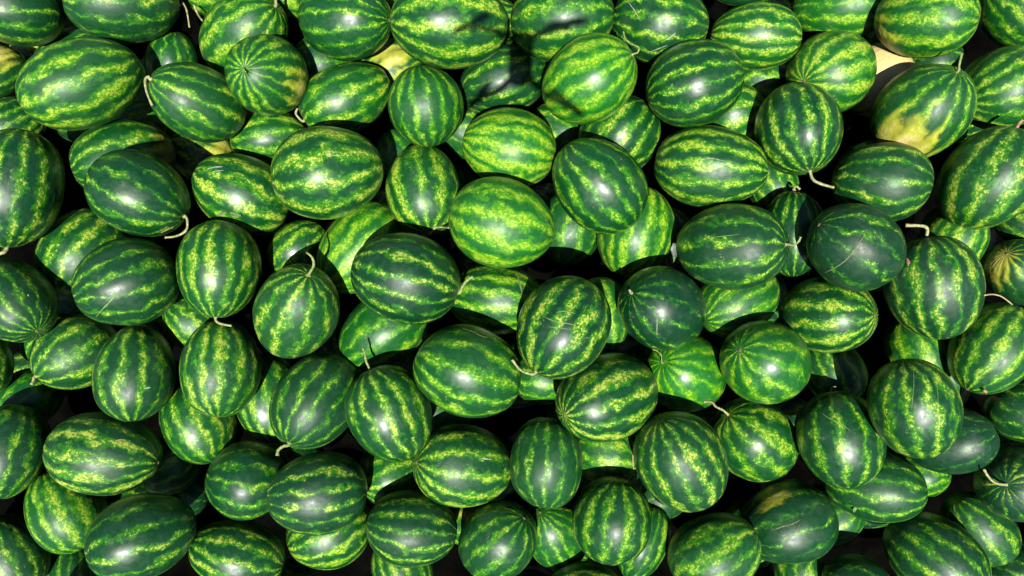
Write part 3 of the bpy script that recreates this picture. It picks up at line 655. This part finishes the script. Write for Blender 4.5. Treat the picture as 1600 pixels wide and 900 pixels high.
    groove = T.math('MULTIPLY', T.math('COSINE', T.math('MULTIPLY', u0, 2 * math.pi * 2)), T.math('MULTIPLY', T.step(rad, 0.06, 0.75, 0.30, 0.06), T.step(rad, 0.04, 0.12)))
    hgt = T.math('ADD', hgt, T.math('MULTIPLY', groove, 0.8))
    b = T.bump(hgt, 0.30, 0.006)
    T.principled(col, rough, b, spec=0.12, **{'Coat Weight': 0.9, 'Coat Roughness': crough, 'Coat IOR': 1.48})
    return T.m


def make_plain(name, c1, c2, scale, rough=0.6, bump=0.3, dist=0.001, spec=0.3):
    T = NT(name)
    tc = T.new("ShaderNodeTexCoord")
    g = tc.outputs['Object']
    n = T.noise(g, scale, 4.0, 0.6)
    col = T.mix(T.step(n, 0.35, 0.68), c1, c2)
    b = T.bump(T.noise(g, scale * 2.2, 3.0), bump, dist)
    T.principled(col, rough, b, spec)
    return T.m


RIND = make_rind()
STEM_M = [make_plain("stem_straw", (0.22, 0.25, 0.08), (0.48, 0.47, 0.24), 140),
          make_plain("stem_green", (0.12, 0.20, 0.04), (0.36, 0.38, 0.14), 140),
          make_plain("stem_ruddy", (0.34, 0.18, 0.08), (0.52, 0.38, 0.22), 90)]
SCAR_M = [make_plain("scar_pale", (0.12, 0.24, 0.05), (0.24, 0.32, 0.12), 120),
          make_plain("scar_tan", (0.17, 0.17, 0.07), (0.30, 0.27, 0.15), 120),
          make_plain("scar_pink", (0.50, 0.24, 0.14), (0.62, 0.42, 0.28), 120),
          make_plain("scar_grey", (0.22, 0.28, 0.20), (0.46, 0.47, 0.38), 120)]
BUTTON_M = make_plain("corky_brown", (0.10, 0.07, 0.03), (0.30, 0.23, 0.12), 300, 0.8)
LEAF_M = make_plain("leaf_green", (0.07, 0.17, 0.03), (0.20, 0.32, 0.08), 60)
DRY_M = make_plain("dry_straw", (0.34, 0.27, 0.12), (0.50, 0.42, 0.22), 60)
GROUND_SHADE_M = make_plain("ground_shade_black", (0.0012, 0.0012, 0.001), (0.003, 0.003, 0.0025), 9, 0.95, 0.7, 0.02, 0.0)  # ground coloured near-black, standing in for deep shade between the melons
SHELL_M = make_plain("drone_shell", (0.16, 0.16, 0.17), (0.20, 0.20, 0.21), 40, 0.45)
DARK_M = make_plain("drone_dark", (0.02, 0.02, 0.022), (0.035, 0.035, 0.037), 40, 0.4)


# ---------------------------------------------------------------- mesh helpers
def mesh_obj(name, verts, faces, mat, parent=None, smooth=True):
    me = bpy.data.meshes.new(name)
    me.from_pydata([tuple(v) for v in verts], [], faces)
    if smooth:
        me.polygons.foreach_set('use_smooth', np.ones(len(me.polygons), dtype=bool))
    me.materials.append(mat)
    me.update()
    o = bpy.data.objects.new(name, me)
    COL.objects.link(o)
    if parent is not None:
        o.parent = parent
    return o


def axes(ax):
    h = np.array([1., 0, 0]) if abs(ax[0]) < .8 else np.array([0, 1., 0])
    x = np.cross(h, ax)
    x /= np.linalg.norm(x)
    y = np.cross(ax, x)
    return np.stack([x, y, ax], 1)


def sphere_grid(nu, nv):
    th = np.linspace(0, math.pi, nv + 1)[1:-1]
    ph = np.arange(nu) * 2 * math.pi / nu
    T_, P_ = np.meshgrid(th, ph, indexing='ij')
    pts = np.stack([np.sin(T_) * np.cos(P_), np.sin(T_) * np.sin(P_), np.cos(T_)], -1).reshape(-1, 3)
    V = np.concatenate([[[0, 0, 1.]], pts, [[0, 0, -1.]]])
    Fc = []
    for j in range(nu):
        Fc.append((0, 1 + j, 1 + (j + 1) % nu))
    for i in range(nv - 2):
        for j in range(nu):
            a = 1 + i * nu + j
            b = 1 + i * nu + (j + 1) % nu
            Fc.append((a, a + nu, b + nu, b))
    last = len(V) - 1
    base = 1 + (nv - 2) * nu
    for j in range(nu):
        Fc.append((last, base + (j + 1) % nu, base + j))
    return V, Fc


def shape_params(seed):
    r = np.random.default_rng(seed)
    k = r.normal(size=(7, 3)) * np.array([1.5, 1.5, 1.5, 2.6, 2.6, 3.8, 3.8])[:, None]
    ph = r.uniform(0, 6.28, 7)
    am = r.uniform(.4, 1, 7) * np.array([.020, .020, .018, .010, .010, .005, .005])
    return k, ph, am, r.uniform(-.08, .08), int(r.integers(11, 16)), r.uniform(.0, .05)


def deform(P, prm):
    """unit directions -> slightly lumpy melon, unit radius"""
    k, ph, am, pear, nst, flat = prm
    s = 1 + (np.sin(P @ k.T + ph) * am).sum(1)
    z = P[:, 2]
    az = np.arctan2(P[:, 1], P[:, 0])
    rr = np.sqrt(P[:, 0] ** 2 + P[:, 1] ** 2)
    s = s + 0.0035 * np.cos(az * nst) * rr ** 2
    out = P * s[:, None]
    out[:, :2] *= (1 + pear * z)[:, None]
    ends = np.exp(-(rr / .16) ** 2)
    out[:, 2] -= np.sign(z) * ends * (0.018 + .012 * (z > 0))
    out[:, :2] *= (1 + flat * (np.abs(z) ** 3) * rr)[:, None]
    return out


GRID = sphere_grid(72, 40)
GRID_LO = sphere_grid(40, 22)


def melon_mesh(name, grid, prm, R, L):
    P, Fc = grid
    V = deform(P, prm) * np.array([R, R, L])
    me = bpy.data.meshes.new(name)
    me.from_pydata(V.tolist(), [], Fc)
    a = me.attributes.new('rind', 'FLOAT_VECTOR', 'POINT')
    a.data.foreach_set('vector', P.astype(np.float32).ravel())
    me.polygons.foreach_set('use_smooth', np.ones(len(me.polygons), dtype=bool))
    me.materials.append(RIND)
    me.update()
    return me


def catmull(pts, per=5):
    p = np.array(pts, float)
    p = np.vstack([2 * p[0] - p[1], p, 2 * p[-1] - p[-2]])
    out = []
    for i in range(1, len(p) - 2):
        for t in np.linspace(0, 1, per, endpoint=False):
            a, b, c, d = p[i - 1], p[i], p[i + 1], p[i + 2]
            out.append(.5 * (2 * b + (c - a) * t + (2 * a - 5 * b + 4 * c - d) * t * t + (3 * b - a - 3 * c + d) * t ** 3))
    out.append(p[-2])
    return np.array(out)


def tube(pts, radii, sides=8, wob=0.0, seed=0):
    r = np.random.default_rng(seed)
    n = len(pts)
    V, Fc = [], []
    tang = np.gradient(pts, axis=0)
    nrm = None
    for i in range(n):
        t = tang[i] / (np.linalg.norm(tang[i]) + 1e-9)
        if nrm is None:
            h = np.array([0, 0, 1.]) if abs(t[2]) < .9 else np.array([1., 0, 0])
            nrm = np.cross(t, h)
        nrm = nrm - t * (nrm @ t)
        nrm /= np.linalg.norm(nrm) + 1e-9
        bi = np.cross(t, nrm)
        for s in range(sides):
            a = 2 * math.pi * s / sides
            rad = radii[i] * (1 + wob * r.uniform(-1, 1) + .12 * math.cos(3 * a + i * .5))
            V.append(pts[i] + rad * (math.cos(a) * nrm + math.sin(a) * bi))
    for i in range(n - 1):
        for s in range(sides):
            a = i * sides + s
            b = i * sides + (s + 1) % sides
            Fc.append((a, b, b + sides, a + sides))
    Fc.append(tuple(range(sides - 1, -1, -1)))
    Fc.append(tuple((n - 1) * sides + s for s in range(sides)))
    return V, Fc


def tag(o, label, cat, group=None, kind=None):
    o['label'] = label
    o['category'] = cat
    if group:
        o['group'] = group
    if kind:
        o['kind'] = kind


# ---------------------------------------------------------------- the ground
gv = [(-150, -150, -0.78), (150, -150, -0.78), (150, 150, -0.78), (-150, 150, -0.78)]
ground = mesh_obj('ground', gv, [(0, 1, 2, 3)], GROUND_SHADE_M, smooth=False)
ground['kind'] = 'structure'

# ---------------------------------------------------------------- the watermelons
COVER = {103: 0.01, 96: -0.05, 64: -0.03, 98: -0.01, 73: -0.03, 88: 0.01, 45: -0.05, 32: 0.01, 22: -0.05, 29: -0.01, 25: 0.03, 20: -0.03, 59: 0.01, 62: -0.01, 104: -0.17, 95: -0.35, 87: -0.33, 116: -0.43, 79: -0.23, 113: -0.39, 78: -0.27, 86: -0.25, 60: -0.21, 106: -0.07, 47: -0.03, 38: -0.19}
PILE = 'watermelons heaped in the pile'
protos = []
for v in range(8):
    prm = shape_params(900 + v)
    protos.append((melon_mesh('watermelon', GRID_LO, prm, 1, 1), prm))

melon = {}
for row in MELONS:
    mid, kind, px, py, pz, ax, ay, az_, R, L, tone = row
    Fm = axes(np.array([ax, ay, az_]) / np.linalg.norm([ax, ay, az_]))
    rg = random.Random(mid)
    # turn the fruit about its own axis
    sp = rg.uniform(0, 2 * math.pi)
    if mid in SPOTS:
        sp = 0.0
    elif kind == 's' and any(s[0] == mid for s in SCARS):
        sp = 0.0
    c_, s_ = math.cos(sp), math.sin(sp)
    Fm = Fm @ np.array([[c_, -s_, 0], [s_, c_, 0], [0, 0, 1]])
    if kind == 's':
        prm = shape_params(mid)
        me = melon_mesh('watermelon', GRID, prm, R, L)
        sc = (1, 1, 1)
    else:
        me, prm = protos[mid % 8]
        sc = (R, R, L)
    o = bpy.data.objects.new('watermelon', me)
    COL.objects.link(o)
    mw = Matrix([list(Fm[0]) + [px], list(Fm[1]) + [py], list(Fm[2]) + [pz], [0, 0, 0, 1]])
    o.matrix_world = mw @ Matrix.Diagonal((*sc, 1))
    o['seed'] = rg.uniform(0, 60)
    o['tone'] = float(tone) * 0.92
    o['lime'] = min(1.0, max(0.0, rg.uniform(0.15, 0.75) + 0.45 * (float(tone) - 0.45)))
    o['cover'] = COVER.get(mid, rg.uniform(-0.34, -0.02))
    o['wax'] = rg.uniform(-0.06, 0.13)
    o['stripes'] = float(prm[4])
    spd = SPOTS.get(mid, [0, 0, -1, 0.0])
    o['spot'] = [float(t) for t in spd[:3]]
    o['spot_size'] = float(spd[3])
    if kind == 's':
        tag(o, LABELS[mid], 'watermelon', PILE)
    elif kind == 'f':  # filler rinds are toned dark in colour to keep the gaps in shade
        tag(o, 'dark-toned watermelon deep in the dark gaps beneath the lit ones', 'watermelon', 'watermelons deep in the dark gaps')
    else:
        tag(o, 'watermelon of the pile beyond the edges of the photo', 'watermelon', 'watermelons beyond the photo edges')
    melon[mid] = (o, prm, R, L, mw)


def part(name, V, Fc, mat, o, local=False):
    """a part of melon object o; V in world metres (or in o's own space when local)"""
    if not local:
        inv = np.array(melon_inv[o.name])
        V = np.array(V) @ inv[:3, :3].T + inv[:3, 3]
    return mesh_obj(name, V, Fc, mat, o)


melon_inv = {t[0].name: t[4].inverted() for t in melon.values()}

# stems
for mid, (pts, r0, r1, tint) in STEMS.items():
    o, prm, R, L, mw = melon[mid]
    pole = deform(np.array([[0, 0, 1.0], [0, 0, 1.0]]), prm)[0] * np.array([R, R, L])
    pw = np.array((mw @ Vector(pole))[:])
    axw = np.array((mw.to_3x3() @ Vector((0, 0, 1)))[:])
    path = [pw - axw * .004, pw + axw * .006] + [np.array(p) for p in pts]
    cv = catmull(path, 5)
    t = np.linspace(0, 1, len(cv))
    rad = r0 + (r1 - r0) * t
    rad = rad * (1 + 1.2 * np.exp(-(t / .10) ** 2)) * (1 + .25 * np.exp(-((t - 1) / .06) ** 2))
    V, Fc = tube(cv, rad * .95, 8, .16, mid)
    part('stem', V, Fc, STEM_M[tint], o)

# corky buttons at the ends that show
for mid in [12, 29, 32, 39, 47, 50, 52, 71, 73, 82, 85, 92, 93, 95, 98, 99, 100, 103, 106, 107, 109, 110, 119]:
    o, prm, R, L, mw = melon[mid]
    rg = np.random.default_rng(mid)
    rings, sides = [0.012, 0.03, 0.05], 10
    dirs = [[0, 0, -1.0]]
    for rr in rings:
        for s in range(sides):
            a = 2 * math.pi * s / sides
            q = rr * rg.uniform(.75, 1.25)
            dirs.append([q * math.cos(a), q * math.sin(a), -math.sqrt(1 - q * q)])
    D = np.array(dirs)
    V = deform(D, prm) * np.array([R, R, L])
    lift = np.array([.0005] + [.0022] * sides + [.0018] * sides + [-.0004] * sides)
    V[:, 2] -= lift * rg.uniform(.7, 1.3, len(V))
    Fc = [(0, 1 + (s + 1) % sides, 1 + s) for s in range(sides)]
    for k in range(2):
        for s in range(sides):
            a = 1 + k * sides + s
            b = 1 + k * sides + (s + 1) % sides
            Fc.append((a, b, b + sides, a + sides))
    part('blossom_scar', V, Fc, BUTTON_M, o, local=True)

# scars: thin healed scratches lying on the rind
for mid, dirs, hw, tint in SCARS:
    o, prm, R, L, mw = melon[mid]
    rg = np.random.default_rng(mid * 7 + len(dirs))
    D = catmull(dirs, 6)
    D /= np.linalg.norm(D, axis=1)[:, None]
    n = len(D)
    S3 = np.array([R, R, L])
    C = deform(D, prm) * S3
    tg = np.gradient(C, axis=0)
    V, Fc = [], []
    for i in range(n):
        nn = D[i] / S3
        nn /= np.linalg.norm(nn)
        side = np.cross(tg[i], nn)
        side /= np.linalg.norm(side) + 1e-9
        w = hw * (math.sin(math.pi * (i + .35) / (n - .3)) ** .5) * rg.uniform(.65, 1.3)
        for s, hgt in ((-1, -.0002), (-.45, .00035), (.45, .00035), (1, -.0002)):
            q = C[i] + side * w * s
            dq = q / S3
            dq /= np.linalg.norm(dq)
            V.append(deform(dq[None], prm)[0] * S3 + nn * hgt)
    for i in range(n - 1):
        for s in range(3):
            a = i * 4 + s
            Fc.append((a, a + 1, a + 5, a + 4))
    part('scar', V, Fc, SCAR_M[tint], o, local=True)

# loose straws and leaf scraps on the pile
for i, (pts, r, lab) in enumerate(STRAWS):
    p = np.array(pts)
    base = p[0].copy()
    cv = catmull(p - base, 5)
    V, Fc = tube(cv, np.linspace(r, r * .7, len(cv)), 7, .15, i)
    o = mesh_obj('straw', V, Fc, STEM_M[0] if i == 2 else DRY_M)
    o.location = base
    tag(o, lab, 'straw', 'loose straws on the pile')
for i, (pos, size, rot, lab) in enumerate(LEAVES):
    rg = np.random.default_rng(i)
    nL, nW = 9, 5
    V = []
    for a in range(nL):
        t = a / (nL - 1)
        w = size * .26 * (math.sin(math.pi * min(.985, t * .93 + .05)) ** .8) * rg.uniform(.85, 1.1)
        for b in range(nW):
            s = (b / (nW - 1) - .5) * 2
            V.append((size * (t - .5), w * s, .10 * size * (s * s - .4) + .07 * size * math.sin(t * 5 + i) + .0015))
    top = list(V)
    V = top + [(x, y, z - .0009) for x, y, z in top]
    nn = nL * nW
    Fc = []
    for a in range(nL - 1):
        for b in range(nW - 1):
            q = a * nW + b
            f = (q, q + nW, q + nW + 1, q + 1)
            Fc.append(f)
            Fc.append(tuple(nn + k for k in reversed(f)))
    rim = [b for b in range(nW)] + [a * nW + nW - 1 for a in range(1, nL)] + [(nL - 1) * nW + b for b in range(nW - 2, -1, -1)] + [a * nW for a in range(nL - 2, 0, -1)]
    for k in range(len(rim)):
        a, b = rim[k], rim[(k + 1) % len(rim)]
        Fc.append((a, b, b + nn, a + nn))
    o = mesh_obj('leaf_scrap', V, Fc, DRY_M if i == 3 else LEAF_M)
    o.location = pos
    o.rotation_euler = (rg.uniform(-.3, .3), rg.uniform(-.3, .3), rot)
    tag(o, lab, 'leaf', 'leaf scraps on the pile')

# ---------------------------------------------------------------- the drone whose shadow falls on the pile
def rounded_box(sections, sides=16, power=3.2):
    """loft of superellipse sections along Y: (y, half width, half height, z)"""
    V, Fc = [], []
    for (y, hw, hh, zc) in sections:
        for s in range(sides):
            a = 2 * math.pi * s / sides
            ca, sa = math.cos(a), math.sin(a)
            V.append((hw * math.copysign(abs(ca) ** (2 / power), ca), y, zc + hh * math.copysign(abs(sa) ** (2 / power), sa)))
    n = len(sections)
    for i in range(n - 1):
        for s in range(sides):
            a = i * sides + s
            b = i * sides + (s + 1) % sides
            Fc.append((a, b, b + sides, a + sides))
    Fc.append(tuple(range(sides)))
    Fc.append(tuple((n - 1) * sides + s for s in range(sides - 1, -1, -1)))
    return V, Fc


drone = bpy.data.objects.new('drone', None)
COL.objects.link(drone)
drone.location = (0.0, 0.0, CAM_H)
tag(drone, 'small grey quadcopter drone hovering above the pile, showing only as its shadow', 'drone')
V, Fc = rounded_box([(.008, .022, .010, .032), (.0, .031, .020, .036), (-.03, .036, .025, .040), (-.08, .036, .026, .040), (-.125, .034, .022, .038), (-.142, .024, .012, .036)])
mesh_obj('body', V, Fc, SHELL_M, drone)
V, Fc = rounded_box([(.012, .008, .006, .012), (.006, .012, .009, .012), (-.010, .012, .009, .012), (-.014, .008, .006, .012)])
mesh_obj('gimbal', V, Fc, DARK_M, drone)
for sx in (-1, 1):
    for (y0, y1, reach, dz) in ((-.014, .018, .121, .050), (-.125, -.182, .121, .034)):
        arm_pts = catmull([(sx * .024, y0, .040), (sx * .060, y0 + (y1 - y0) * .5, dz), (sx * reach, y1, dz)], 5)
        V, Fc = tube(arm_pts, np.linspace(.011, .0085, len(arm_pts)), 8)
        arm = mesh_obj('arm', V, Fc, SHELL_M, drone)
        V, Fc = tube(np.array([(sx * reach, y1, dz - .012), (sx * reach, y1, dz), (sx * reach, y1, dz + .012), (sx * reach, y1, dz + .017)]), [.011, .012, .0115, .006], 12)
        mesh_obj('motor', V, Fc, DARK_M, arm)
        ang = {(-1, True): .5, (1, True): .15, (-1, False): .9, (1, False): -.7}[(sx, y1 > 0)]
        for k in (0, math.pi):
            Vb = []
            for i in range(8):
                t = i / 7
                ln = .006 + t * .052
                ch = .0115 * (math.sin(math.pi * min(.97, .22 + t * .76)) ** .7)
                tw = .30 * (1 - t)
                for s in (-1, 1):
                    for h_ in (-.0005, .0005):
                        xx, yy, zz = ln, s * ch * math.cos(tw), s * ch * math.sin(tw) + h_
                        a = ang + k
                        Vb.append((sx * reach + xx * math.cos(a) - yy * math.sin(a), y1 + xx * math.sin(a) + yy * math.cos(a), dz + .019 + zz))
            Fb = []
            for i in range(7):
                q = i * 4
                for a, b in ((0, 1), (1, 3), (3, 2), (2, 0)):
                    Fb.append((q + a, q + b, q + 4 + b, q + 4 + a))
            Fb += [(0, 2, 3, 1), (28, 29, 31, 30)]
            mesh_obj('propeller_blade', Vb, Fb, DARK_M, arm)
